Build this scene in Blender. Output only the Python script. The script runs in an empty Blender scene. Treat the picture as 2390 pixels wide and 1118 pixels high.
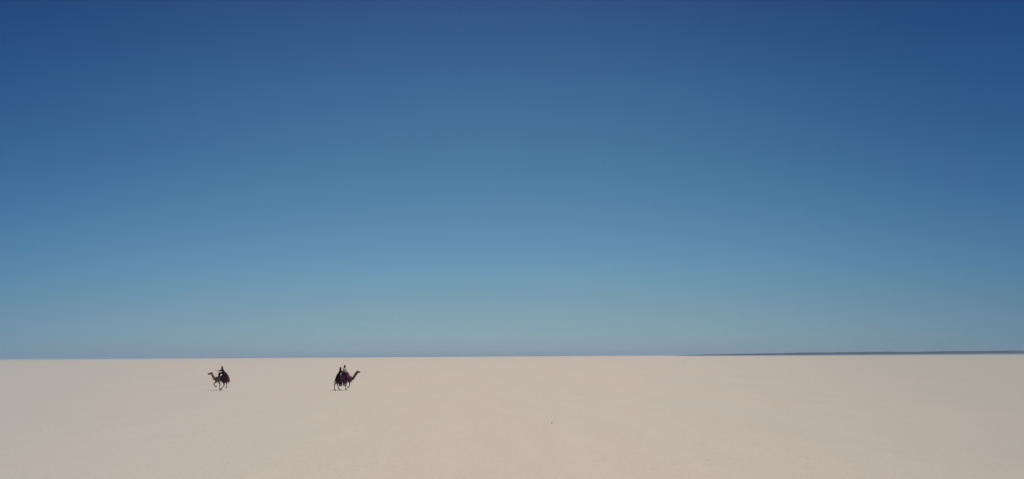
import bpy, bmesh, math, random
from mathutils import Vector, Matrix, noise
R = math.radians
random.seed(7)
S = bpy.context.scene
C = S.collection

# ------------------------------------------------------------------ camera, sky, sun, exposure
CAM_H = 3.9
cam = bpy.data.cameras.new('camera')
cam_o = bpy.data.objects.new('camera', cam); C.objects.link(cam_o)
cam.sensor_width = 36.0
cam.angle = R(65.0)
cam.clip_start = 0.1
cam.clip_end = 200000
cam_o.matrix_world = Matrix.Translation((0, 0, CAM_H)) @ Matrix.Rotation(R(90 + 8.262), 4, 'X') @ Matrix.Rotation(R(-0.363), 4, 'Z')
S.camera = cam_o

SKY_C0, SKY_C1 = 1.9, 3.6
SUN_EL, SUN_AZ = 66.0, 80.0            # azimuth clockwise from the view direction (+Y): to the right, a little beyond the camels
w = bpy.data.worlds.new('World'); S.world = w; w.use_nodes = True
nt = w.node_tree; nt.nodes.clear()
out = nt.nodes.new('ShaderNodeOutputWorld')
bg = nt.nodes.new('ShaderNodeBackground'); bg.inputs['Strength'].default_value = 0.07
sky = nt.nodes.new('ShaderNodeTexSky'); sky.sky_type = 'NISHITA'; sky.sun_disc = False
sky.sun_elevation = R(SUN_EL); sky.sun_rotation = R(SUN_AZ)
sky.altitude = 300; sky.air_density = 1.0; sky.dust_density = 0.3; sky.ozone_density = 3.0
# print-film response of the clear sky: deeper blue with height; sides darkened to imitate lens vignetting
def wmath(op, a, b=None, c=None, clamp=False):
    n = nt.nodes.new('ShaderNodeMath'); n.operation = op; n.use_clamp = clamp
    for i, v in enumerate((a, b, c)):
        if v is None: continue
        if isinstance(v, (int, float)): n.inputs[i].default_value = v
        else: nt.links.new(v, n.inputs[i])
    return n.outputs[0]
tc = nt.nodes.new('ShaderNodeTexCoord'); sx = nt.nodes.new('ShaderNodeSeparateXYZ')
nt.links.new(tc.outputs['Generated'], sx.inputs[0])
ele = wmath('MULTIPLY', wmath('ARCSINE', sx.outputs[2]), 180 / math.pi / 40, clamp=True)       # 0..1 = 0..40 degrees up
cr = nt.nodes.new('ShaderNodeValToRGB'); cr.color_ramp.interpolation = 'CARDINAL'; nt.links.new(ele, cr.inputs[0])
TINT = [(0.0, (0.60, 0.83, 1.28)), (0.63, (0.61, 0.835, 1.23)), (3.06, (0.636, 0.838, 1.026)), (6.7, (0.63, 0.893, 0.963)),
        (12.8, (0.529, 0.859, 0.907)), (18.8, (0.453, 0.752, 0.863)), (24.0, (0.349, 0.567, 0.743)), (40.0, (0.27, 0.44, 0.64))]
while len(cr.color_ramp.elements) < len(TINT): cr.color_ramp.elements.new(0.5)
for e_, (dg_, c_) in zip(cr.color_ramp.elements, TINT): e_.position = dg_ / 40
for e_, (dg_, c_) in zip(cr.color_ramp.elements, TINT): e_.color = (c_[0] / 1.3, c_[1] / 1.3, c_[2] * (1.06 if dg_ > 4 else 1.0) / 1.3, 1)
azi = wmath('ARCTAN2', sx.outputs[0], sx.outputs[1])
lc = nt.nodes.new('ShaderNodeCombineXYZ')
for i_, (p_, a_) in enumerate(((1.55, 4.5), (1.06, 5.5), (0.62, 8.5))):
    drop = wmath('MULTIPLY', wmath('SUBTRACT', 1.0, wmath('COSINE', wmath('ADD', azi, R(a_)))), wmath('MULTIPLY_ADD', ele, SKY_C1, SKY_C0))
    lum = wmath('SUBTRACT', 1.0, wmath('MULTIPLY', 0.62, wmath('TANH', wmath('DIVIDE', drop, 0.62))))
    nt.links.new(wmath('MULTIPLY', wmath('POWER', lum, p_), 1.3), lc.inputs[i_])
vm = nt.nodes.new('ShaderNodeVectorMath'); vm.operation = 'MULTIPLY'
nt.links.new(sky.outputs[0], vm.inputs[0]); nt.links.new(cr.outputs[0], vm.inputs[1])
vs = nt.nodes.new('ShaderNodeVectorMath'); vs.operation = 'MULTIPLY'
nt.links.new(vm.outputs[0], vs.inputs[0]); nt.links.new(lc.outputs[0], vs.inputs[1])
nt.links.new(vs.outputs[0], bg.inputs['Color'])
nt.links.new(bg.outputs[0], out.inputs['Surface'])

sun = bpy.data.lights.new('sun', 'SUN'); sun.energy = 4.4; sun.angle = R(0.5); sun.color = (1.0, 0.95, 0.88)
sun_o = bpy.data.objects.new('sun', sun); C.objects.link(sun_o)
d = Vector((math.sin(R(SUN_AZ)) * math.cos(R(SUN_EL)), math.cos(R(SUN_AZ)) * math.cos(R(SUN_EL)), math.sin(R(SUN_EL))))
sun_o.rotation_euler = d.to_track_quat('Z', 'Y').to_euler()
sun_o.location = d * 60

S.view_settings.view_transform = 'Standard'
S.view_settings.look = 'None'
S.view_settings.exposure = 0.0
S.view_settings.gamma = 1.0
S.view_settings.use_curve_mapping = False

# ------------------------------------------------------------------ materials
def new_mat(name):
    m = bpy.data.materials.new(name); m.use_nodes = True
    return m, m.node_tree, m.node_tree.nodes['Principled BSDF']

def mat(name, col, rough=0.85, var=0.25, scale=12.0, bump=0.3, bscale=60.0, sheen=0.0, spec=0.25):
    m, t, b = new_mat(name)
    tc = t.nodes.new('ShaderNodeTexCoord')
    n = t.nodes.new('ShaderNodeTexNoise'); n.inputs['Scale'].default_value = scale; n.inputs['Detail'].default_value = 6
    t.links.new(tc.outputs['Object'], n.inputs['Vector'])
    mx = t.nodes.new('ShaderNodeMix'); mx.data_type = 'RGBA'
    mx.inputs[6].default_value = (*[c * (1 - var) for c in col], 1)
    mx.inputs[7].default_value = (*[min(1, c * (1 + var)) for c in col], 1)
    t.links.new(n.outputs['Fac'], mx.inputs[0]); t.links.new(mx.outputs[2], b.inputs['Base Color'])
    n2 = t.nodes.new('ShaderNodeTexNoise'); n2.inputs['Scale'].default_value = bscale; n2.inputs['Detail'].default_value = 4
    t.links.new(tc.outputs['Object'], n2.inputs['Vector'])
    bp = t.nodes.new('ShaderNodeBump'); bp.inputs['Strength'].default_value = bump; bp.inputs['Distance'].default_value = 0.01
    t.links.new(n2.outputs['Fac'], bp.inputs['Height']); t.links.new(bp.outputs[0], b.inputs['Normal'])
    b.inputs['Roughness'].default_value = rough
    b.inputs['Specular IOR Level'].default_value = spec
    b.inputs['Sheen Weight'].default_value = sheen
    return m

M = dict(
    coat_olive=mat('camel_coat_olive', (0.165, 0.135, 0.105), 0.9, 0.35, 7, 0.6, 90, 0.15),
    coat_brown=mat('camel_coat_brown', (0.105, 0.078, 0.052), 0.9, 0.35, 7, 0.6, 90, 0.15),
    black=mat('black_wool', (0.018, 0.010, 0.012), 0.95, 0.3, 9, 0.4, 150),
    charcoal=mat('charcoal_wool', (0.034, 0.020, 0.024), 0.95, 0.3, 9, 0.4, 150),
    maroon=mat('maroon_weave', (0.055, 0.019, 0.031), 0.92, 0.4, 11, 0.4, 160),
    purple=mat('purple_weave', (0.082, 0.027, 0.054), 0.92, 0.45, 10, 0.4, 160),
    tan=mat('tan_cotton', (0.32, 0.27, 0.19), 0.92, 0.25, 9, 0.35, 150),
    brown=mat('brown_cotton', (0.10, 0.080, 0.058), 0.92, 0.25, 9, 0.35, 150),
    cream=mat('cream_cotton', (0.50, 0.42, 0.41), 0.9, 0.12, 9, 0.35, 150),
    skin=mat('weathered_skin', (0.16, 0.085, 0.050), 0.55, 0.15, 14, 0.2, 120, 0, 0.4),
    wood=mat('dark_worn_wood', (0.045, 0.026, 0.015), 0.6, 0.35, 20, 0.4, 60, 0, 0.4),
    leather=mat('old_leather', (0.030, 0.018, 0.012), 0.6, 0.3, 20, 0.3, 80, 0, 0.4),
    eye=mat('dark_eye', (0.008, 0.005, 0.004), 0.1, 0.1, 5, 0.0, 10, 0, 0.5),
    pad=mat('callused_pad', (0.045, 0.034, 0.026), 0.85, 0.3, 20, 0.3, 60),
    stone=mat('dusty_stone', (0.24, 0.21, 0.17), 0.85, 0.35, 9, 0.6, 40),
)

def ground_mat():
    m, t, b = new_mat('dry_mud_flat')
    N, L = t.nodes, t.links
    geo = N.new('ShaderNodeNewGeometry')
    def noise_n(scale, detail, rough=0.55, vec=None):
        n = N.new('ShaderNodeTexNoise'); n.inputs['Scale'].default_value = scale
        n.inputs['Detail'].default_value = detail; n.inputs['Roughness'].default_value = rough
        L.new(vec or geo.outputs['Position'], n.inputs['Vector']); return n
    def mix(fac, a, c):
        x = N.new('ShaderNodeMix'); x.data_type = 'RGBA'
        for i, v in ((6, a), (7, c)):
            if isinstance(v, tuple): x.inputs[i].default_value = (*v, 1)
            else: L.new(v, x.inputs[i])
        if isinstance(fac, float): x.inputs[0].default_value = fac
        else: L.new(fac, x.inputs[0])
        return x.outputs[2]
    def ramp(src, lo, hi, a=0.0, c=1.0):
        x = N.new('ShaderNodeMapRange'); x.interpolation_type = 'SMOOTHSTEP'
        x.inputs[1].default_value = lo; x.inputs[2].default_value = hi
        x.inputs[3].default_value = a; x.inputs[4].default_value = c
        L.new(src, x.inputs[0]); return x.outputs[0]
    # pale crust with pinkish and greenish-grey clay patches of several sizes
    stretch = N.new('ShaderNodeVectorMath'); stretch.operation = 'MULTIPLY'; stretch.inputs[1].default_value = (1.0, 0.16, 1.0)
    L.new(geo.outputs['Position'], stretch.inputs[0]); drift = stretch.outputs[0]     # wind-drift streaks run away from the viewer
    warm, grey, pale = (0.448, 0.382, 0.330), (0.434, 0.386, 0.334), (0.458, 0.402, 0.348)
    c = mix(ramp(noise_n(0.07, 5, 0.6, drift).outputs['Fac'], 0.36, 0.64), warm, grey)
    c = mix(ramp(noise_n(0.5, 6, 0.65, drift).outputs['Fac'], 0.40, 0.68, 0.0, 0.6), c, pale)
    # lens vignette painted into the soil colour: grey-green right, blue-grey left, wavering inner edges
    sp = N.new('ShaderNodeSeparateXYZ'); L.new(geo.outputs['Position'], sp.inputs[0])
    def mth(op, a, b2=None, c2=None):
        n = N.new('ShaderNodeMath'); n.operation = op
        for i, v in enumerate((a, b2, c2)):
            if v is None: continue
            if isinstance(v, (int, float)): n.inputs[i].default_value = v
            else: L.new(v, n.inputs[i])
        return n.outputs[0]
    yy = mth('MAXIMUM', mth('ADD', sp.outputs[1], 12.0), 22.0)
    side_vign = mth('DIVIDE', mth('ADD', sp.outputs[0], 0.0), yy)
    side_vign = mth('ADD', side_vign, mth('MULTIPLY_ADD', noise_n(0.08, 5, 0.6, drift).outputs['Fac'], 0.14, -0.07))
    c = mix(ramp(side_vign, 0.04, 0.66, 0.0, 0.62), c, (0.236, 0.248, 0.222))
    c = mix(ramp(mth('MULTIPLY', side_vign, -1.0), 0.08, 0.72, 0.0, 0.65), c, (0.272, 0.300, 0.300))
    # dark specks and grit
    c = mix(ramp(noise_n(2.2, 4, 0.65).outputs['Fac'], 0.58, 0.72, 0.0, 0.34), c, (0.33, 0.29, 0.235))
    c = mix(ramp(noise_n(9.0, 3, 0.6).outputs['Fac'], 0.35, 0.7, 0.0, 0.22), c, (0.36, 0.31, 0.25))
    # fine shrinkage cracks of the dried mud
    v = N.new('ShaderNodeTexVoronoi'); v.feature = 'DISTANCE_TO_EDGE'; v.inputs['Scale'].default_value = 2.6
    nz = noise_n(1.1, 3)
    va = N.new('ShaderNodeVectorMath'); va.operation = 'MULTIPLY_ADD'
    va.inputs[1].default_value = (0.5, 0.5, 0.5)
    L.new(nz.outputs['Color'], va.inputs[0]); L.new(geo.outputs['Position'], va.inputs[2])
    L.new(va.outputs[0], v.inputs['Vector'])
    crack = ramp(v.outputs['Distance'], 0.0, 0.03, 0.35, 0.0)
    c = mix(crack, c, (0.26, 0.22, 0.175))
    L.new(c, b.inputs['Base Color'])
    b.inputs['Roughness'].default_value = 0.95
    b.inputs['Specular IOR Level'].default_value = 0.1
    h = N.new('ShaderNodeMath'); h.operation = 'SUBTRACT'
    L.new(noise_n(5.0, 6, 0.65).outputs['Fac'], h.inputs[0]); L.new(crack, h.inputs[1])
    bp = N.new('ShaderNodeBump'); bp.inputs['Strength'].default_value = 0.35; bp.inputs['Distance'].default_value = 0.02
    L.new(h.outputs[0], bp.inputs['Height']); L.new(bp.outputs[0], b.inputs['Normal'])
    return m

# ------------------------------------------------------------------ helpers
def link_bm(name, bm, m, parent=None, smooth=True):
    bmesh.ops.recalc_face_normals(bm, faces=bm.faces)
    me = bpy.data.meshes.new(name); bm.to_mesh(me); bm.free()
    me.materials.append(m)
    if smooth: me.shade_smooth()
    o = bpy.data.objects.new(name, me); C.objects.link(o)
    if parent: o.parent = parent
    return o

def thing(name, label, cat, loc=(0, 0, 0), rz=0.0, group=None):
    o = bpy.data.objects.new(name, None); C.objects.link(o)
    o.empty_display_size = 0.3
    o.location = loc; o.rotation_euler = (0, 0, rz)
    o['label'] = label; o['category'] = cat
    if group: o['group'] = group
    return o

def loft(bm, pts, rad, seg=14, ref=(0, 1, 0), waves=0, amp=0.0, phase=0.0):
    """closed tube through pts; rad = r or (side, up); side follows ref"""
    P = [Vector(p) for p in pts]; rings = []
    for i, p in enumerate(P):
        a = P[max(i - 1, 0)]; c = P[min(i + 1, len(P) - 1)]
        t = (c - a).normalized()
        s = Vector(ref) - t * t.dot(Vector(ref))
        if s.length < 1e-3: s = Vector((1, 0, 0)) - t * t.x
        s.normalize(); u = t.cross(s)
        r = rad[i] if isinstance(rad[i], tuple) else (rad[i], rad[i])
        ring = []
        for k in range(seg):
            q = 2 * math.pi * k / seg
            f = 1 + (amp * i / max(1, len(P) - 1)) * math.sin(waves * q + phase + i * 0.35) if waves else 1
            ring.append(bm.verts.new(p + s * (math.cos(q) * r[0] * f) + u * (math.sin(q) * r[1] * f)))
        rings.append(ring)
    for a, c in zip(rings, rings[1:]):
        for k in range(seg):
            bm.faces.new((a[k], a[(k + 1) % seg], c[(k + 1) % seg], c[k]))
    bm.faces.new(rings[0]); bm.faces.new(rings[-1][::-1])

def ball(bm, c, r, rot=None, sub=3):
    mt = Matrix.Translation(c) @ (rot.to_4x4() if rot else Matrix.Identity(4)) @ Matrix.Diagonal((*r, 1))
    bmesh.ops.create_icosphere(bm, subdivisions=sub, radius=1.0, matrix=mt)

def smooth_path(pts, n=4):
    """Catmull-Rom through rows of equal-length number tuples"""
    o = []
    for i in range(len(pts) - 1):
        p0, p1, p2, p3 = pts[max(i - 1, 0)], pts[i], pts[i + 1], pts[min(i + 2, len(pts) - 1)]
        for k in range(n):
            t = k / n
            o.append(tuple(0.5 * (2 * b + (c - a) * t + (2 * a - 5 * b + 4 * c - dd) * t * t + (3 * b - a - 3 * c + dd) * t ** 3)
                           for a, b, c, dd in zip(p0, p1, p2, p3)))
    o.append(tuple(pts[-1])); return o

def fuse(o, voxel, it=6):
    """merge the overlapping volumes of o into one continuous skin"""
    md = o.modifiers.new('r', 'REMESH'); md.mode = 'VOXEL'; md.voxel_size = voxel; md.use_smooth_shade = True
    sm = o.modifiers.new('s', 'SMOOTH'); sm.factor = 0.6; sm.iterations = it
    dg = bpy.context.evaluated_depsgraph_get()
    me = bpy.data.meshes.new_from_object(o.evaluated_get(dg))
    mats = [x for x in o.data.materials]
    o.modifiers.clear(); old = o.data; o.data = me; bpy.data.meshes.remove(old)
    me.name = o.name
    if not me.materials:
        for x in mats: me.materials.append(x)
    me.shade_smooth()
    return o

def wire(name, pts, r, m, parent, seg=6):
    bm = bmesh.new(); loft(bm, pts, [r] * len(pts), seg); return link_bm(name, bm, m, parent)

# ------------------------------------------------------------------ ground, far ridge, far mirage, haze
def make_ground():
    bm = bmesh.new()
    xs = [-60000, -20000, -6000, -1500, -400, -120, -40, 0, 40, 120, 400, 1500, 6000, 20000, 60000]
    ys = [-60000, -10000, -1000, -100, 0, 30, 60, 120, 300, 900, 2500, 8000, 25000, 60000]
    g = [[bm.verts.new((x, y, 0)) for x in xs] for y in ys]
    for j in range(len(ys) - 1):
        for i in range(len(xs) - 1):
            bm.faces.new((g[j][i], g[j][i + 1], g[j + 1][i + 1], g[j + 1][i]))
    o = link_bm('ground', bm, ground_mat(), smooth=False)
    o['kind'] = 'structure'
make_ground()

def make_hills():
    D = 7000.0; F = 1876.0
    prof = [(1540, -2), (1600, -0.6), (1660, 0.9), (1730, 2.1), (1810, 3.2), (1950, 4.4), (2100, 4.9), (2250, 5.2), (2390, 5.6), (2600, 6.2), (2900, 7), (3400, 6), (4200, 4), (5200, 3), (6600, -2)]
    bm = bmesh.new(); rows = []
    n = 420
    for i in range(n + 1):
        px = 1540 + (6600 - 1540) * (i / n) ** 1.6
        for (a, ha), (c, hc) in zip(prof, prof[1:]):
            if a <= px <= c: hh = ha + (hc - ha) * (px - a) / (c - a); break
        x = (px - 1195) / F * D
        h = hh * D / F
        row = []
        for k in range(9):
            t = k / 8
            y = D + 900 * (t - 0.15) + 180 * math.sin(x / 900)
            pz = math.sin(math.pi * min(1, t * 1.25)) if t < 0.8 else 0
            nn = noise.noise(Vector((x / 260, y / 260, 3))) * 0.16 + noise.noise(Vector((x / 70, y / 70, 9))) * 0.07
            z = -1.5 + (h + CAM_H + 1.5) * pz ** 0.6 * (1 + nn) if pz > 0 else -1.5
            row.append(bm.verts.new((x, y, z)))
        rows.append(row)
    for a, c in zip(rows, rows[1:]):
        for k in range(8): bm.faces.new((a[k], c[k], c[k + 1], a[k + 1]))
    o = link_bm('hills', bm, mat('dark_basalt_scree', (0.034, 0.042, 0.050), 0.95, 0.5, 0.004, 0.5, 0.05))
    o['kind'] = 'structure'; o['label'] = 'low dark ridge far off along the horizon on the right'
make_hills()

def make_mirage():  # glossy sheet added on the flat to stand in for a mirage
    bm = bmesh.new()
    near = [(800, 4400), (800, 3500), (840, 2750), (960, 2300), (1150, 1950), (1500, 1750), (3200, 1650), (6500, 1600)]
    far = [(12000, 6600), (4000, 6850), (1900, 6900), (1350, 6200)]
    f = bm.faces.new([bm.verts.new((x, y, 0.05)) for x, y in near + far])
    m, t, b = new_mat('mirage_gloss')
    b.inputs['Base Color'].default_value = (0.20, 0.25, 0.28, 1)
    b.inputs['Roughness'].default_value = 0.25
    tc = t.nodes.new('ShaderNodeNewGeometry')
    n = t.nodes.new('ShaderNodeTexNoise'); n.inputs['Scale'].default_value = 0.02; n.inputs['Detail'].default_value = 4
    t.links.new(tc.outputs['Position'], n.inputs['Vector'])
    mr = t.nodes.new('ShaderNodeMapRange'); mr.inputs[3].default_value = 0.15; mr.inputs[4].default_value = 0.45
    t.links.new(n.outputs['Fac'], mr.inputs[0]); t.links.new(mr.outputs[0], b.inputs['Roughness'])
    o = link_bm('mirage_sheet', bm, m, smooth=False); o['kind'] = 'structure'
    o['label'] = 'thin bluish sheet added to imitate a mirage below the far ridge'
make_mirage()

def make_haze():
    bm = bmesh.new()
    bmesh.ops.create_cube(bm, size=1.0, matrix=Matrix.Translation((0, 0, 24.5)) @ Matrix.Diagonal((124000, 124000, 53, 1)))
    m = bpy.data.materials.new('haze'); m.use_nodes = True; t = m.node_tree; t.nodes.clear()
    o_ = t.nodes.new('ShaderNodeOutputMaterial'); v = t.nodes.new('ShaderNodeVolumePrincipled')
    v.inputs['Color'].default_value = (0.62, 0.80, 0.98, 1)
    v.inputs['Density'].default_value = 4.0e-5
    t.links.new(v.outputs[0], o_.inputs['Volume'])
    o = link_bm('haze', bm, m, smooth=False); o['kind'] = 'stuff'
make_haze()

# ------------------------------------------------------------------ camels
def camel_body(coat, root, torso_x, half, hump, neck, head, legs, tail_out=1.0):
    """one continuous skin: trunk, hump, neck, head and four jointed legs"""
    bm = bmesh.new()
    tr = [(-1.0, 1.36, .07, .10), (-.93, 1.39, .19, .21), (-.72, 1.43, .27, .29), (-.4, 1.43, .31, .29), (0, 1.40, .34, .33),
          (.35, 1.37, .33, .35), (.62, 1.35, .27, .34), (.84, 1.36, .20, .26), (1.0, 1.39, .10, .13)]
    tr = smooth_path(tr, 4)
    loft(bm, [(torso_x + a * half, 0, z) for a, z, _, _ in tr], [(r, q) for _, _, r, q in tr], 20)
    hx, hz = hump
    ball(bm, (hx, 0, hz - .30), (.36, .19, .34)); ball(bm, (hx - .05, 0, hz - .36), (.52, .23, .28))
    nk = smooth_path(neck, 5)
    loft(bm, [(x, 0, z) for x, z, r in nk], [(r * .95, r * 1.15) for _, _, r in nk], 16)
    hd = smooth_path(head, 5)
    loft(bm, [(x, 0, z) for x, z, r in hd], [(r * .84, r * 1.12) for _, _, r in hd], 16)
    # jaw, brow, split upper lip
    a, c = Vector((head[1][0], 0, head[1][1])), Vector((head[-2][0], 0, head[-2][1]))
    ax = (c - a).normalized(); up = Vector((-ax.z, 0, ax.x))
    jaw = smooth_path([tuple(a - up * .07) + (.055,), tuple(a.lerp(c, .5) - up * .065) + (.048,), tuple(c - up * .05 - ax * .03) + (.035,)], 4)
    loft(bm, [p[:3] for p in jaw], [p[3] for p in jaw], 12)
    for s in (-1, 1):
        ball(bm, a + ax * .09 + up * .055 + Vector((0, s * .055, 0)), (.05, .026, .026), sub=2)
        ball(bm, c + ax * .03 - up * .01 + Vector((0, s * .022, 0)), (.035, .022, .05), sub=2)
    for y, front, J in legs:
        if front:
            rr = [(.13, .20), (.10, .13), (.062, .064), (.07, .075), (.045, .046), (.040, .042), (.052, .055), (.050, .05)]
            s, e, k, f, ft = [Vector((x, 0, z)) for x, z in J]
            pts = [s, e, e.lerp(k, .72), k, k.lerp(f, .3), k.lerp(f, .75), f, ft]
            ys = [y * .75, y * .9, y, y, y, y, y, y]
        else:
            rr = [(.14, .26), (.13, .21), (.09, .11), (.055, .065), (.060, .072), (.042, .045), (.040, .042), (.050, .052), (.048, .05)]
            s, e, k, f, ft = [Vector((x, 0, z)) for x, z in J]
            pts = [s, e, e.lerp(k, .5), e.lerp(k, .85), k, k.lerp(f, .3), k.lerp(f, .75), f, ft]
            ys = [y * .7, y * .9, y, y, y, y, y, y, y]
        rows = smooth_path([(p.x, yy, p.z, r[0], r[1]) for p, yy, r in zip(pts, ys, rr)], 3)
        loft(bm, [q[:3] for q in rows], [(q[3], q[4]) for q in rows], 12)
    # tail stem
    tx = torso_x - half
    tl = smooth_path([(tx + .06, 0, 1.52, .045), (tx - .05 * tail_out, 0, 1.42, .032), (tx - .12 * tail_out, .02, 1.22, .022), (tx - .17 * tail_out, .03, 1.04, .02)], 4)
    loft(bm, [p[:3] for p in tl], [p[3] for p in tl], 8)
    for v in bm.verts:                                    # shaggy, uneven coat
        n_ = noise.noise(v.co * 9) * .020 + noise.noise(v.co * 24) * .010
        v.co.z += n_; v.co.x += n_ * .7
    o = link_bm('body', bm, coat, root); fuse(o, .016, 4)
    # parts
    bm = bmesh.new(); ball(bm, (tx - .19 * tail_out, .03, .93), (.045, .04, .13), sub=2); link_bm('tail_tuft', bm, M['black'], root)
    for s in (-1, 1):
        bm = bmesh.new(); ball(bm, a + ax * .08 + up * .048 + Vector((0, s * .090, 0)), (.021, .014, .019), sub=2); link_bm('eye', bm, M['eye'], root)
        bm = bmesh.new(); e0 = a - ax * .04 + up * .08 + Vector((0, s * .06, 0)); e1 = e0 + up * .10 - ax * .03 + Vector((0, s * .035, 0))
        loft(bm, [e0, e0.lerp(e1, .45), e1], [(.018, .03), (.016, .032), (.004, .006)], 8); link_bm('ear', bm, coat, root)
    for y, front, J in legs:
        f, ft = Vector((J[3][0], y, J[3][1])), Vector((J[4][0], y, J[4][1]))
        dr = (ft - f).normalized()
        grounded = ft.z < .06
        fw = Vector((1, 0, 0)) if grounded else Vector((dr.z, 0, -dr.x)) * (-1 if dr.z > 0 else 1)
        ang = math.atan2(-fw.z, fw.x)
        bm = bmesh.new()
        for s in (-1, 1):
            cpos = Vector((ft.x, y + s * .042, .036 if grounded else ft.z)) + fw * .05
            ball(bm, cpos, (.115, .052, .036), Matrix.Rotation(ang, 3, 'Y'), 2)
        link_bm('foot', bm, M['pad'], root)
    # halter: noseband, cheek strap, headband
    bm = bmesh.new()
    for q, rad_ in ((c.lerp(a, .30) - up * .015, .098), (a + ax * .03 - up * .015, .125)):
        ring = [q + up * (math.cos(t) * rad_) + Vector((0, math.sin(t) * rad_ * .74, 0)) for t in [i * math.pi / 8 for i in range(17)]]
        loft(bm, ring, [.009] * 17, 5, ref=tuple(ax))
    for s in (-1, 1):
        loft(bm, [a + ax * .03 + Vector((0, s * .095, -.01)), c.lerp(a, .3) + Vector((0, s * .075, -.01))], [.009, .009], 5)
    link_bm('halter', bm, M['leather'], root)
    return a, c, ax, up

def draped(name, m, parent, prof, nu=28, nv=30, folds=7, amp=.012, seed=0.0, thick=.012):
    """cloth hung over the back; prof rows: x, top z, half width, hem z near(-y), hem z far(+y)"""
    rows = smooth_path(prof, max(2, nu // (len(prof) - 1)))
    bm = bmesh.new(); G = []
    for i, (x, zt, hw, h0, h1) in enumerate(rows):
        row = []
        for k in range(nv + 1):
            v = k / nv * 2 - 1; av = abs(v); hem = h0 if v < 0 else h1
            if av < .42:
                q = av / .42 * (math.pi / 2)
                y = math.sin(q) * hw; z = zt - (1 - math.cos(q)) * hw * .95
                fo = 0
            else:
                q = (av - .42) / .58
                z0 = zt - hw * .95
                y = hw + .05 * q; z = z0 + (hem - z0) * q
                fo = q
            y += amp * fo * 2.4 * math.sin(x * folds * 3.1 + seed + 2.2 * noise.noise(Vector((x * 3, q, seed))))
            z += fo * .03 * noise.noise(Vector((x * 7, seed, v)))
            xx = x + amp * fo * math.sin(x * folds * 2.3 + seed * 2)
            row.append(bm.verts.new((xx, math.copysign(y, v), z)))
        G.append(row)
    for a, c in zip(G, G[1:]):
        for k in range(nv): bm.faces.new((a[k], a[k + 1], c[k + 1], c[k]))
    bmesh.ops.recalc_face_normals(bm, faces=bm.faces)
    bmesh.ops.solidify(bm, geom=bm.faces[:], thickness=thick)
    return link_bm(name, bm, m, parent)

def tassel(m, parent, x, y, z0, z1, r=.022, sway=0.0):
    bm = bmesh.new()
    L_ = z0 - z1
    loft(bm, [(x, y, z0), (x, y, z0 - L_ * .3)], [.008, .008], 5)
    loft(bm, [(x, y, z0 - L_ * .22), (x, y, z0 - L_ * .3), (x + sway * .5, y, z0 - L_ * .8), (x + sway, y, z1)], [r * .4, r * .8, r, r * 1.25], 9, waves=5, amp=.2)
    link_bm('tassel', bm, m, parent)

def saddle(label, loc, rz, xc, zc, span, px_h, seat_m, ahead=0.0):
    """wooden frame saddle with a tall post before and behind, padded seat and girth"""
    t = thing('camel_saddle', label, 'saddle', loc, rz)
    bm = bmesh.new(); ball(bm, (xc, 0, zc), (span * .52, .24, .085)); ball(bm, (xc - span * .3, 0, zc + .04), (span * .2, .2, .06))
    link_bm('seat_pad', bm, seat_m, t)
    for s, h in ((1, px_h), (-1, px_h * .8)):
        bx = xc + s * span * .5 + (ahead if s > 0 else 0)
        bm = bmesh.new()
        loft(bm, [(bx - s * .03, 0, zc - .06), (bx, 0, zc + h * .5), (bx + s * .02, 0, zc + h - .04)], [(.034, .03), (.022, .02), (.018, .018)], 10)
        for ys in (-1, 1):
            loft(bm, [(bx - s * .03, 0, zc + .02), (bx - s * .02, ys * .17, zc - .12), (bx - s * .02, ys * .27, zc - .3)], [.024, .024, .02], 8, ref=(1, 0, 0))
        p = link_bm('saddle_post', bm, M['wood'], t)
        bm = bmesh.new(); ball(bm, (bx + s * .022, 0, zc + h), (.04, .04, .045), sub=2); link_bm('knob', bm, M['wood'], p)
    for ys in (-1, 1):
        bm = bmesh.new()
        loft(bm, [(xc - span * .52, ys * .25, zc - .27), (xc + span * .52 + ahead, ys * .25, zc - .27)], [.022, .022], 8)
        link_bm('side_bar', bm, M['wood'], t)
    bm = bmesh.new()
    ring = [(xc + .12, math.sin(q) * .385, 1.40 + math.cos(q) * (.43 if math.cos(q) < 0 else .4)) for q in [i * math.pi / 12 for i in range(25)]]
    loft(bm, ring, [(.032, .006)] * 25, 6, ref=(1, 0, 0)); link_bm('girth', bm, M['leather'], t)
    return t

def saddle_bag(label, loc, rz, x, y, ztop, w, h, m, n_t=4, tl=.3, grp=None):
    t = thing('saddle_bag', label, 'bag', loc, rz, grp)
    s = 1 if y > 0 else -1
    bm = bmesh.new()
    pr = [(x, y * .8, ztop, w * .40, .03), (x, y, ztop - h * .12, w * .46, .06), (x, y, ztop - h * .45, w * .5, .095), (x, y, ztop - h * .8, w * .52, .10), (x, y, ztop - h, w * .44, .05)]
    pr = smooth_path(pr, 3)
    loft(bm, [p[:3] for p in pr], [(p[3], p[4]) for p in pr], 18, ref=(1, 0, 0), waves=5, amp=.06)
    link_bm('pouch', bm, m, t)
    bm = bmesh.new(); ball(bm, (x, y + s * .085, ztop - h * .18), (w * .46, .03, h * .2)); link_bm('flap', bm, M['maroon'], t)
    bm = bmesh.new(); loft(bm, [(x, y * .8, ztop - .01), (x, y * .5, ztop + .22), (x, 0, ztop + .34)], [(.05, .008)] * 3, 6, ref=(1, 0, 0)); link_bm('strap', bm, M['leather'], t)
    for i in range(n_t):
        tassel(m, t, x - w * .38 + w * .76 * i / max(1, n_t - 1), y + s * .03, ztop - h + .02, ztop - h - tl * random.uniform(.8, 1.1), .038, random.uniform(-.02, .02))
    return t

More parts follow.
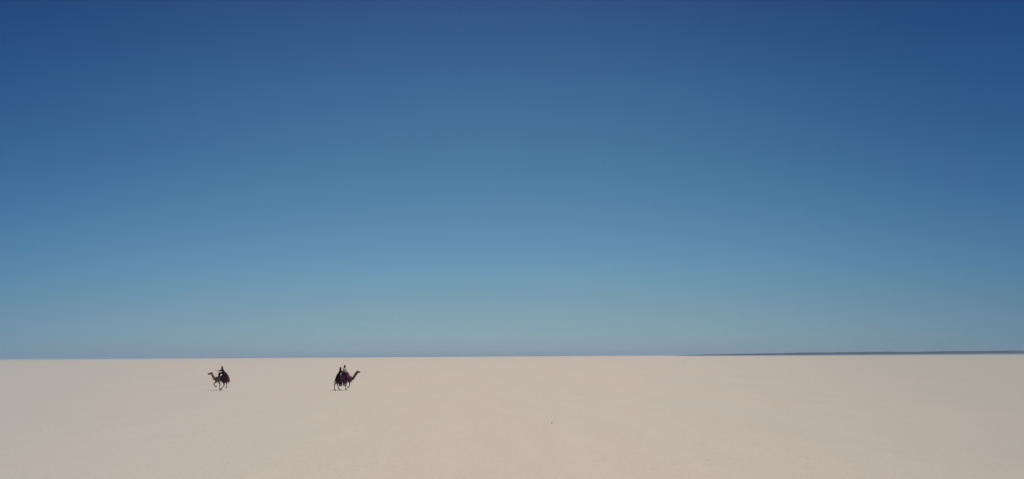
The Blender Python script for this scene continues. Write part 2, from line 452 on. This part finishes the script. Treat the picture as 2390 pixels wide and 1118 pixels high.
# ------------------------------------------------------------------ people
def hand(bm, wrist, direc, palm_n, curl=0.6, s=1.0):
    """palm with five unequal, bent fingers added to the body skin"""
    dv = Vector(direc).normalized(); n = Vector(palm_n); n = (n - dv * n.dot(dv)).normalized(); side = dv.cross(n)
    w0 = Vector(wrist)
    pal = [w0, w0 + dv * .03, w0 + dv * .085]
    loft(bm, pal, [(.026, .018), (.040, .016), (.042, .014)], 10, ref=tuple(side))
    for off, ln in ((-.030, .070), (-.010, .082), (.011, .076), (.030, .060)):
        b0 = w0 + dv * .075 + side * off
        pts = [b0]; cur = b0; dd = dv.copy()
        for k, fr in enumerate((.45, .32, .25)):
            dd = (dd + n * curl * (.5 + .4 * k)).normalized(); cur = cur + dd * ln * fr; pts.append(cur)
        loft(bm, pts, [.0095, .009, .008, .006], 7, ref=tuple(side))
    b0 = w0 + dv * .025 - side * .034
    loft(bm, [b0, b0 - side * .025 + dv * .025 + n * .012, b0 - side * .022 + dv * .05 + n * .035], [.012, .0105, .007], 7, ref=tuple(n))

def person(label, loc, rz, J, robe_m, head_m, robe, sleeves_m=None, cord=True, skirt_m=None, tail=0.26, group=None, peak=0.0):
    t = thing('person', label, 'person', loc, rz, group)
    pel, che, nek, hd = [Vector(J[k]) for k in ('pelvis', 'chest', 'neck', 'head')]
    bm = bmesh.new()
    rows = smooth_path([tuple(pel - Vector((0, 0, .08))) + (.15, .11), tuple(pel + Vector((0, 0, .05))) + (.155, .115), tuple(pel.lerp(che, .5)) + (.135, .10),
                        tuple(che) + (.165, .115), tuple(che.lerp(nek, .65)) + (.15, .09), tuple(nek) + (.056, .058), tuple(nek.lerp(hd, .7)) + (.052, .055)], 4)
    loft(bm, [r[:3] for r in rows], [(r[3], r[4]) for r in rows], 16)
    ball(bm, hd, (.095, .076, .115)); ball(bm, hd + Vector((.03, 0, -.06)), (.058, .055, .06), sub=2)
    ball(bm, hd + Vector((.098, 0, -.012)), (.017, .013, .026), sub=2); ball(bm, hd + Vector((.088, 0, .028)), (.014, .045, .011), sub=2)
    for z in (-.050, -.062): ball(bm, hd + Vector((.088, 0, z)), (.010, .024, .006), sub=2)
    ball(bm, hd + Vector((.078, 0, -.098)), (.020, .024, .018), sub=2)
    for s in (-1, 1): ball(bm, hd + Vector((-.005, s * .078, -.01)), (.020, .009, .031), sub=2)
    for s, key in ((-1, 'r'), (1, 'l')):
        sh = che.lerp(nek, .55) + Vector((0, s * .175, .0)); el, ha, hdir, hn, cu = J['arm_' + key]
        el, ha = Vector(el), Vector(ha)
        rw = smooth_path([tuple(sh) + (.058,), tuple(sh.lerp(el, .4)) + (.050,), tuple(el) + (.038,), tuple(el.lerp(ha, .35)) + (.038,), tuple(ha) + (.025,)], 3)
        loft(bm, [r[:3] for r in rw], [r[3] for r in rw], 10)
        hand(bm, ha, hdir, hn, cu)
        hp = pel + Vector((0, s * .09, -.02)); kn, an, toe = [Vector(v) for v in J['leg_' + key]]
        rw = smooth_path([tuple(hp) + (.10,), tuple(hp.lerp(kn, .5)) + (.078,), tuple(kn) + (.056,), tuple(kn.lerp(an, .35)) + (.055,), tuple(an) + (.034,)], 3)
        loft(bm, [r[:3] for r in rw], [r[3] for r in rw], 10)
        loft(bm, [an - (toe - an) * .25, an.lerp(toe, .5), toe], [(.035, .04), (.042, .03), (.035, .018)], 10)
    fuse(link_bm('body', bm, M['skin'], t), .0075, 2)
    for s in (-1, 1):
        bm = bmesh.new(); ball(bm, hd + Vector((.085, s * .030, .010)), (.010, .013, .010), sub=2); link_bm('eye', bm, M['eye'], t)
    # robe: one draped skin with sleeves
    bm = bmesh.new()
    rb = smooth_path([(x, 0, z, ry, rx) for x, z, rx, ry in robe], 4)
    loft(bm, [r[:3] for r in rb], [(r[3], r[4]) for r in rb], 72, waves=9, amp=.10)
    for s, key in ((-1, 'r'), (1, 'l')):
        sh = che.lerp(nek, .58) + Vector((0, s * .12, .0)); el, ha = Vector(J['arm_' + key][0]), Vector(J['arm_' + key][1])
        e2 = el.lerp(ha, .8)
        rw = smooth_path([tuple(sh) + (.105,), tuple(sh.lerp(el, .4) + Vector((0, s * .03, .01))) + (.100,), tuple(el) + (.085,), tuple(e2 - Vector((0, 0, .02))) + (.075,)], 3)
        loft(bm, [r[:3] for r in rw], [(r[3] * .95, r[3]) for r in rw], 14)
        hp = pel + Vector((0, s * .09, -.02)); kn, an, _ = [Vector(v) for v in J['leg_' + key]]
        if not skirt_m:
            rw = smooth_path([tuple(hp) + (.12,), tuple(hp.lerp(kn, .5)) + (.095,), tuple(kn) + (.082,), tuple(kn.lerp(an, .8)) + (.08,)], 3)
            loft(bm, [r[:3] for r in rw], [r[3] for r in rw], 14)
    for v in bm.verts: v.co += Vector((1, .6, .3)) * noise.noise(v.co * 6) * .018
    fuse(link_bm('robe', bm, robe_m, t), .014, 3)
    if skirt_m:
        bm = bmesh.new()
        for s, key in ((-1, 'r'), (1, 'l')):
            hp = pel + Vector((0, s * .09, -.02)); kn, an, _ = [Vector(v) for v in J['leg_' + key]]
            rw = smooth_path([tuple(hp) + (.16,), tuple(hp.lerp(kn, .5)) + (.13,), tuple(kn) + (.10,), tuple(kn.lerp(an, .8)) + (.10,)], 3)
            loft(bm, [r[:3] for r in rw], [r[3] for r in rw], 14)
        ball(bm, pel, (.19, .22, .15))
        for v in bm.verts: v.co += Vector((1, .6, .3)) * noise.noise(v.co * 6) * .018
        fuse(link_bm('skirt', bm, skirt_m, t), .014, 3)
    # headcloth: cap, side falls and a tail down the back, open in front of the face
    bm = bmesh.new()
    ball(bm, hd + Vector((-.018, 0, .022)), (.102, .098, .122))
    if peak: loft(bm, [hd + Vector((-.02, 0, .07)), hd + Vector((-.02, 0, .12 + peak * .5)), hd + Vector((-.03, 0, .13 + peak))], [.088, .050, .014], 14)
    bk = smooth_path([tuple(hd + Vector((-.05, 0, -.01))) + (.098, .085), tuple(hd + Vector((-.07, 0, -.12))) + (.115, .075), tuple(hd + Vector((-.10, 0, -.22))) + (.16, .06), tuple(hd + Vector((-.15, 0, -.22 - tail))) + (.15, .035)], 4)
    loft(bm, [r[:3] for r in bk], [(r[3], r[4]) for r in bk], 26, waves=7, amp=.08)
    for s in (-1, 1):
        loft(bm, [hd + Vector((.01, s * .088, .03)), hd + Vector((.015, s * .09, -.07)), hd + Vector((.02, s * .085, -.2))], [(.02, .045), (.024, .055), (.02, .06)], 10)
    loft(bm, [hd + Vector((.035, -.075, -.135)), hd + Vector((.062, 0, -.15)), hd + Vector((.035, .075, -.135))], [.036, .042, .036], 10, ref=(0, 0, 1))
    fuse(link_bm('headcloth', bm, head_m, t), .009, 3)
    if cord:
        bm = bmesh.new()
        for z in (.060, .082):
            ring = [hd + Vector((-.015 + math.cos(q) * .100, math.sin(q) * .094, z + math.cos(q) * .012)) for q in [i * math.pi / 12 for i in range(25)]]
            loft(bm, ring, [.0095] * 25, 6, ref=(0, 0, 1))
        link_bm('head_cord', bm, M['black'], t)
    for key in 'rl':
        kn, an, toe = [Vector(v) for v in J['leg_' + key]]
        bm = bmesh.new(); dn = (an - kn).normalized()
        loft(bm, [an - (toe - an) * .3 + dn * .035, an.lerp(toe, .5) + dn * .03, toe + (toe - an) * .1 + dn * .02], [(.036, .008), (.045, .008), (.036, .007)], 10)
        link_bm('sandal', bm, M['leather'], t)
    return t

# ---- first camel: trotting to the left with one black-robed rider
LX, LY = -35.86, 100.3
A = (LX, LY, 0); RA = math.pi + R(4)
ca = thing('camel', 'olive brown camel trotting to the left with its neck stretched forward', 'camel', A, RA, 'ridden camels on the mud flat')
a_, c_, ax_, up_ = camel_body(M['coat_olive'], ca, -.06, .76, (-.30, 1.93),
    [(.45, 1.36, .24), (.68, 1.36, .22), (.84, 1.44, .175), (.97, 1.59, .14), (1.07, 1.79, .122), (1.15, 1.98, .11), (1.20, 2.05, .10)],
    [(1.10, 2.05, .075), (1.20, 2.06, .112), (1.34, 2.05, .102), (1.50, 2.00, .078), (1.61, 1.96, .078), (1.68, 1.94, .045)],
    [(.17, True, [(.50, 1.25), (.58, 1.02), (.84, .78), (.68, .48), (.55, .42)]),
     (-.16, True, [(.42, 1.25), (.36, 1.02), (.21, .70), (.19, .22), (.09, .06)]),
     (.18, False, [(-.55, 1.35), (-.36, 1.02), (-.40, .57), (-.12, .21), (.00, .06)]),
     (-.18, False, [(-.62, 1.35), (-.52, 1.03), (-.62, .72), (-.62, .42), (-.52, .34)])], .4)
wire('rein', smooth_path([tuple(c_.lerp(a_, .3) - up_ * .1), (1.2, .06, 1.78), (.8, .1, 1.72), (.5, .14, 1.86), (.34, .17, 2.02), (.20, .19, 2.12)], 5), .008, M['leather'], ca)

bl = thing('saddle_cloth', 'dark maroon cloth over the back and rump of the left-going camel', 'saddle cloth', A, RA)
draped('cloth', M['maroon'], bl, [(.06, 1.70, .34, 1.18, 1.16), (-.06, 1.76, .35, 1.14, 1.12), (-.16, 1.93, .36, 1.11, 1.10), (-.35, 1.97, .38, 1.08, 1.06), (-.6, 1.80, .37, 1.04, 1.02), (-.78, 1.66, .33, .98, .98), (-.93, 1.50, .27, .98, 1.0)], seed=1.3)
for ys in (-1, 1):
    for k in range(7): tassel(M['maroon'], bl, -.86 + k * .15, ys * .40, 1.08, .93 + .03 * math.sin(k * 2.1), .02, -.03)
saddle('wooden riding saddle with tall front post under the black-robed rider', A, RA, -.30, 1.88, .44, .20, M['maroon'], .36)
bg_ = saddle_bag('dark bag hanging at the flank of the left-going camel', A, RA, -.42, .42, 1.55, .40, .42, M['maroon'], 4, .18)

p1 = person('lone camel rider in black robe and pointed black headcloth holding a stick forward', A, RA, dict(
    pelvis=(-.27, 0, 2.02), chest=(-.13, 0, 2.36), neck=(-.045, 0, 2.56), head=(.0, 0, 2.73),
    arm_l=((.16, .22, 2.33), (.36, .16, 2.36), (1, -.1, .1), (0, -1, -.4), .75),
    arm_r=((-.02, -.27, 2.16), (.16, -.20, 2.10), (1, .2, -.1), (0, 1, -.3), .8),
    leg_l=((.22, .20, 2.09), (.31, .24, 1.66), (.43, .25, 1.57)),
    leg_r=((.22, -.20, 2.09), (.31, -.24, 1.66), (.43, -.25, 1.57))), M['black'], M['black'],
    [(-.04, 2.58, .075, .09), (-.07, 2.50, .12, .22), (-.13, 2.36, .15, .26), (-.21, 2.18, .18, .27), (-.31, 2.02, .22, .30), (-.43, 1.86, .24, .34), (-.56, 1.68, .25, .37), (-.66, 1.50, .22, .38), (-.72, 1.36, .17, .37)],
    tail=.30, peak=.10, cord=False)
st = thing('riding_stick', 'thin camel stick pointing forward from the hand of the black-robed rider', 'stick', A, RA)
wire('shaft', smooth_path([(.30, .15, 2.33), (.45, .13, 2.36), (.62, .11, 2.39), (.82, .09, 2.42)], 3), .011, M['wood'], st)
wire('grip', [(.30, .15, 2.33), (.42, .134, 2.355)], .016, M['leather'], st)

# ---- second camel: walking to the right with two riders
RX, RY = -20.34, 97.8
B = (RX, RY, 0); RB = R(-4)
cb = thing('camel', 'dark brown camel walking to the right with its neck raised and two riders up', 'camel', B, RB, 'ridden camels on the mud flat')
a2, c2, ax2, up2 = camel_body(M['coat_brown'], cb, .03, .93, (.0, 1.93),
    [(.62, 1.36, .24), (.88, 1.30, .20), (1.08, 1.32, .155), (1.22, 1.46, .135), (1.38, 1.70, .135), (1.52, 1.92, .14), (1.64, 2.10, .125), (1.70, 2.16, .10)],
    [(1.60, 2.15, .075), (1.70, 2.17, .108), (1.82, 2.17, .095), (1.93, 2.14, .072), (2.00, 2.12, .07), (2.05, 2.10, .04)],
    [(-.18, False, [(-.66, 1.38), (-.66, 1.04), (-1.02, .64), (-1.00, .20), (-.94, .06)]),
     (.18, False, [(-.60, 1.38), (-.54, 1.05), (-.77, .68), (-.60, .20), (-.46, .06)]),
     (-.17, True, [(.46, 1.28), (.41, 1.04), (.385, .60), (.36, .20), (.41, .06)]),
     (.17, True, [(.60, 1.26), (.66, 1.04), (.76, .64), (.63, .37), (.52, .30)])])
wire('rein', smooth_path([tuple(c2.lerp(a2, .3) - up2 * .1), (1.6, -.06, 1.85), (1.2, -.1, 1.76), (.85, -.12, 1.90), (.60, -.14, 2.06)], 5), .008, M['leather'], cb)

b2 = thing('saddle_cloth', 'long purple cloth covering the shoulders and sides of the right-going camel', 'saddle cloth', B, RB)
draped('cloth', M['purple'], b2, [(1.02, 1.60, .24, 1.02, 1.05), (.85, 1.72, .30, .98, 1.0), (.62, 1.86, .36, 1.08, 1.1), (.40, 1.98, .38, 1.00, 1.0), (.12, 2.00, .39, .92, .95), (-.15, 1.98, .39, .88, .9), (-.42, 1.92, .38, 1.0, 1.0)], seed=4.1, folds=6, amp=.018)
bm = bmesh.new()
for ys in (-1,):
    loft(bm, smooth_path([(-.30, ys * .415, 1.50), (-.2, ys * .43, 1.44), (0, ys * .435, 1.42), (.2, ys * .43, 1.45)], 4), [(.022, .012)] * 13, 6)
link_bm('cream_trim', bm, M['cream'], b2)
for ys in (-1, 1):
    for k in range(9): tassel(M['purple'], b2, -.34 + k * .165, ys * (.43 if k < 8 else .30), 1.02, .86 + .05 * math.sin(k * 2.7), .022, .01)
b3 = thing('rump_cloth', 'black goat hair cloth over the rump of the right-going camel', 'cloth', B, RB)
draped('cloth', M['charcoal'], b3, [(-.38, 1.96, .37, 1.12, 1.14), (-.55, 1.88, .37, 1.02, 1.04), (-.74, 1.76, .33, .98, 1.0), (-.88, 1.60, .28, 1.0, 1.02), (-.97, 1.42, .20, 1.08, 1.1)], seed=2.2)
saddle('wooden double saddle with dark front knob beneath the two riders', B, RB, .06, 1.93, .88, .17, M['purple'])
saddle_bag('long purple tasselled bag behind the front leg of the right-going camel', B, RB, .24, -.47, 1.22, .30, .50, M['purple'], 5, .20, 'tasselled saddle bags')
saddle_bag('large dark purple tasselled bag under the rear rider of the right-going camel', B, RB, -.20, -.48, 1.42, .46, .78, M['purple'], 6, .16, 'tasselled saddle bags')
br = thing('blanket_roll', 'pale cream blanket roll wedged between the two riders', 'blanket', B, RB)
bm = bmesh.new(); loft(bm, smooth_path([(-.24, -.42, 1.62), (-.21, -.36, 1.86), (-.20, -.2, 2.03), (-.20, 0, 2.07), (-.20, .2, 2.03), (-.21, .36, 1.86)], 4), [.052] * 21, 12, ref=(1, 0, 0)); link_bm('roll', bm, M['cream'], br)
bm = bmesh.new(); loft(bm, [(-.20, -.12, 2.055), (-.20, -.16, 2.045)], [.057, .057], 12, ref=(1, 0, 0)); link_bm('cord', bm, M['leather'], br)

person('front of two camel riders, in tan headcloth and tan robe, sitting tallest', B, RB, dict(
    pelvis=(.08, 0, 2.06), chest=(.09, 0, 2.42), neck=(.11, 0, 2.64), head=(.16, 0, 2.84),
    arm_l=((.24, .26, 2.26), (.44, .14, 2.16), (1, -.3, -.3), (0, -1, -.4), .8),
    arm_r=((.24, -.26, 2.24), (.44, -.15, 2.12), (1, .3, -.3), (0, 1, -.4), .8),
    leg_l=((.48, .26, 1.98), (.56, .34, 1.58), (.68, .35, 1.50)),
    leg_r=((.48, -.26, 1.98), (.56, -.34, 1.58), (.68, -.35, 1.50))), M['tan'], M['brown'],
    [(.11, 2.65, .075, .09), (.10, 2.57, .12, .21), (.10, 2.42, .145, .25), (.09, 2.28, .15, .25), (.09, 2.18, .17, .25), (.08, 2.12, .18, .25)],
    skirt_m=M['purple'], tail=.16, peak=.03)
person('rear of two camel riders, all in black with a round black head wrap, sitting lower', B, RB, dict(
    pelvis=(-.42, 0, 1.98), chest=(-.40, 0, 2.24), neck=(-.375, 0, 2.42), head=(-.355, 0, 2.61),
    arm_l=((-.26, .26, 2.16), (-.08, .17, 2.26), (1, -.2, .2), (0, -1, -.2), .4),
    arm_r=((-.26, -.26, 2.16), (-.08, -.17, 2.26), (1, .2, .2), (0, 1, -.2), .4),
    leg_l=((-.14, .36, 1.78), (-.16, .44, 1.40), (-.04, .45, 1.34)),
    leg_r=((-.14, -.36, 1.78), (-.16, -.44, 1.40), (-.04, -.45, 1.34))), M['black'], M['black'],
    [(-.375, 2.44, .075, .09), (-.385, 2.36, .11, .19), (-.41, 2.22, .135, .22), (-.44, 2.06, .16, .25), (-.50, 1.90, .20, .30), (-.57, 1.74, .24, .35), (-.63, 1.58, .26, .37), (-.66, 1.42, .24, .37)],
    tail=.10, cord=False)

# ------------------------------------------------------------------ loose stones on the crust
def stone(label, x, y, r, seed):
    bm = bmesh.new(); bmesh.ops.create_icosphere(bm, subdivisions=3, radius=1.0)
    for v in bm.verts:
        n_ = noise.noise(v.co * 1.3 + Vector((seed, 0, 0))) * .35 + noise.noise(v.co * 3.4 + Vector((0, seed, 0))) * .12
        v.co *= (1 + n_); v.co = Vector((v.co.x * r * 1.15, v.co.y * r, max(v.co.z * r * .75, -r * .25)))
    o = link_bm('stone', bm, M['stone']); o.location = (x, y, r * .18); o.rotation_euler = (0, 0, seed)
    o['label'] = label; o['category'] = 'stone'; o['group'] = 'loose stones on the mud flat'
def ground_at(px, py):
    v = cam_o.matrix_world.to_3x3() @ Vector(((px - 1195) / 1875.8, -(py - 559) / 1875.8, -1))
    k = -CAM_H / v.z
    return v.x * k, v.y * k
print('CAMEL SPOTS', ground_at(516, 909), ground_at(801.5, 909.5), [ground_at(*p) for p in ((1288, 988), (663, 998), (741, 1082), (2065, 930))])
stone('dark stone alone on the bare flat right of the middle', 2.26, 48.1, .052, 1.0)
stone('small stone on the grey flat far to the right', 33.0, 70.0, .04, 4.0)
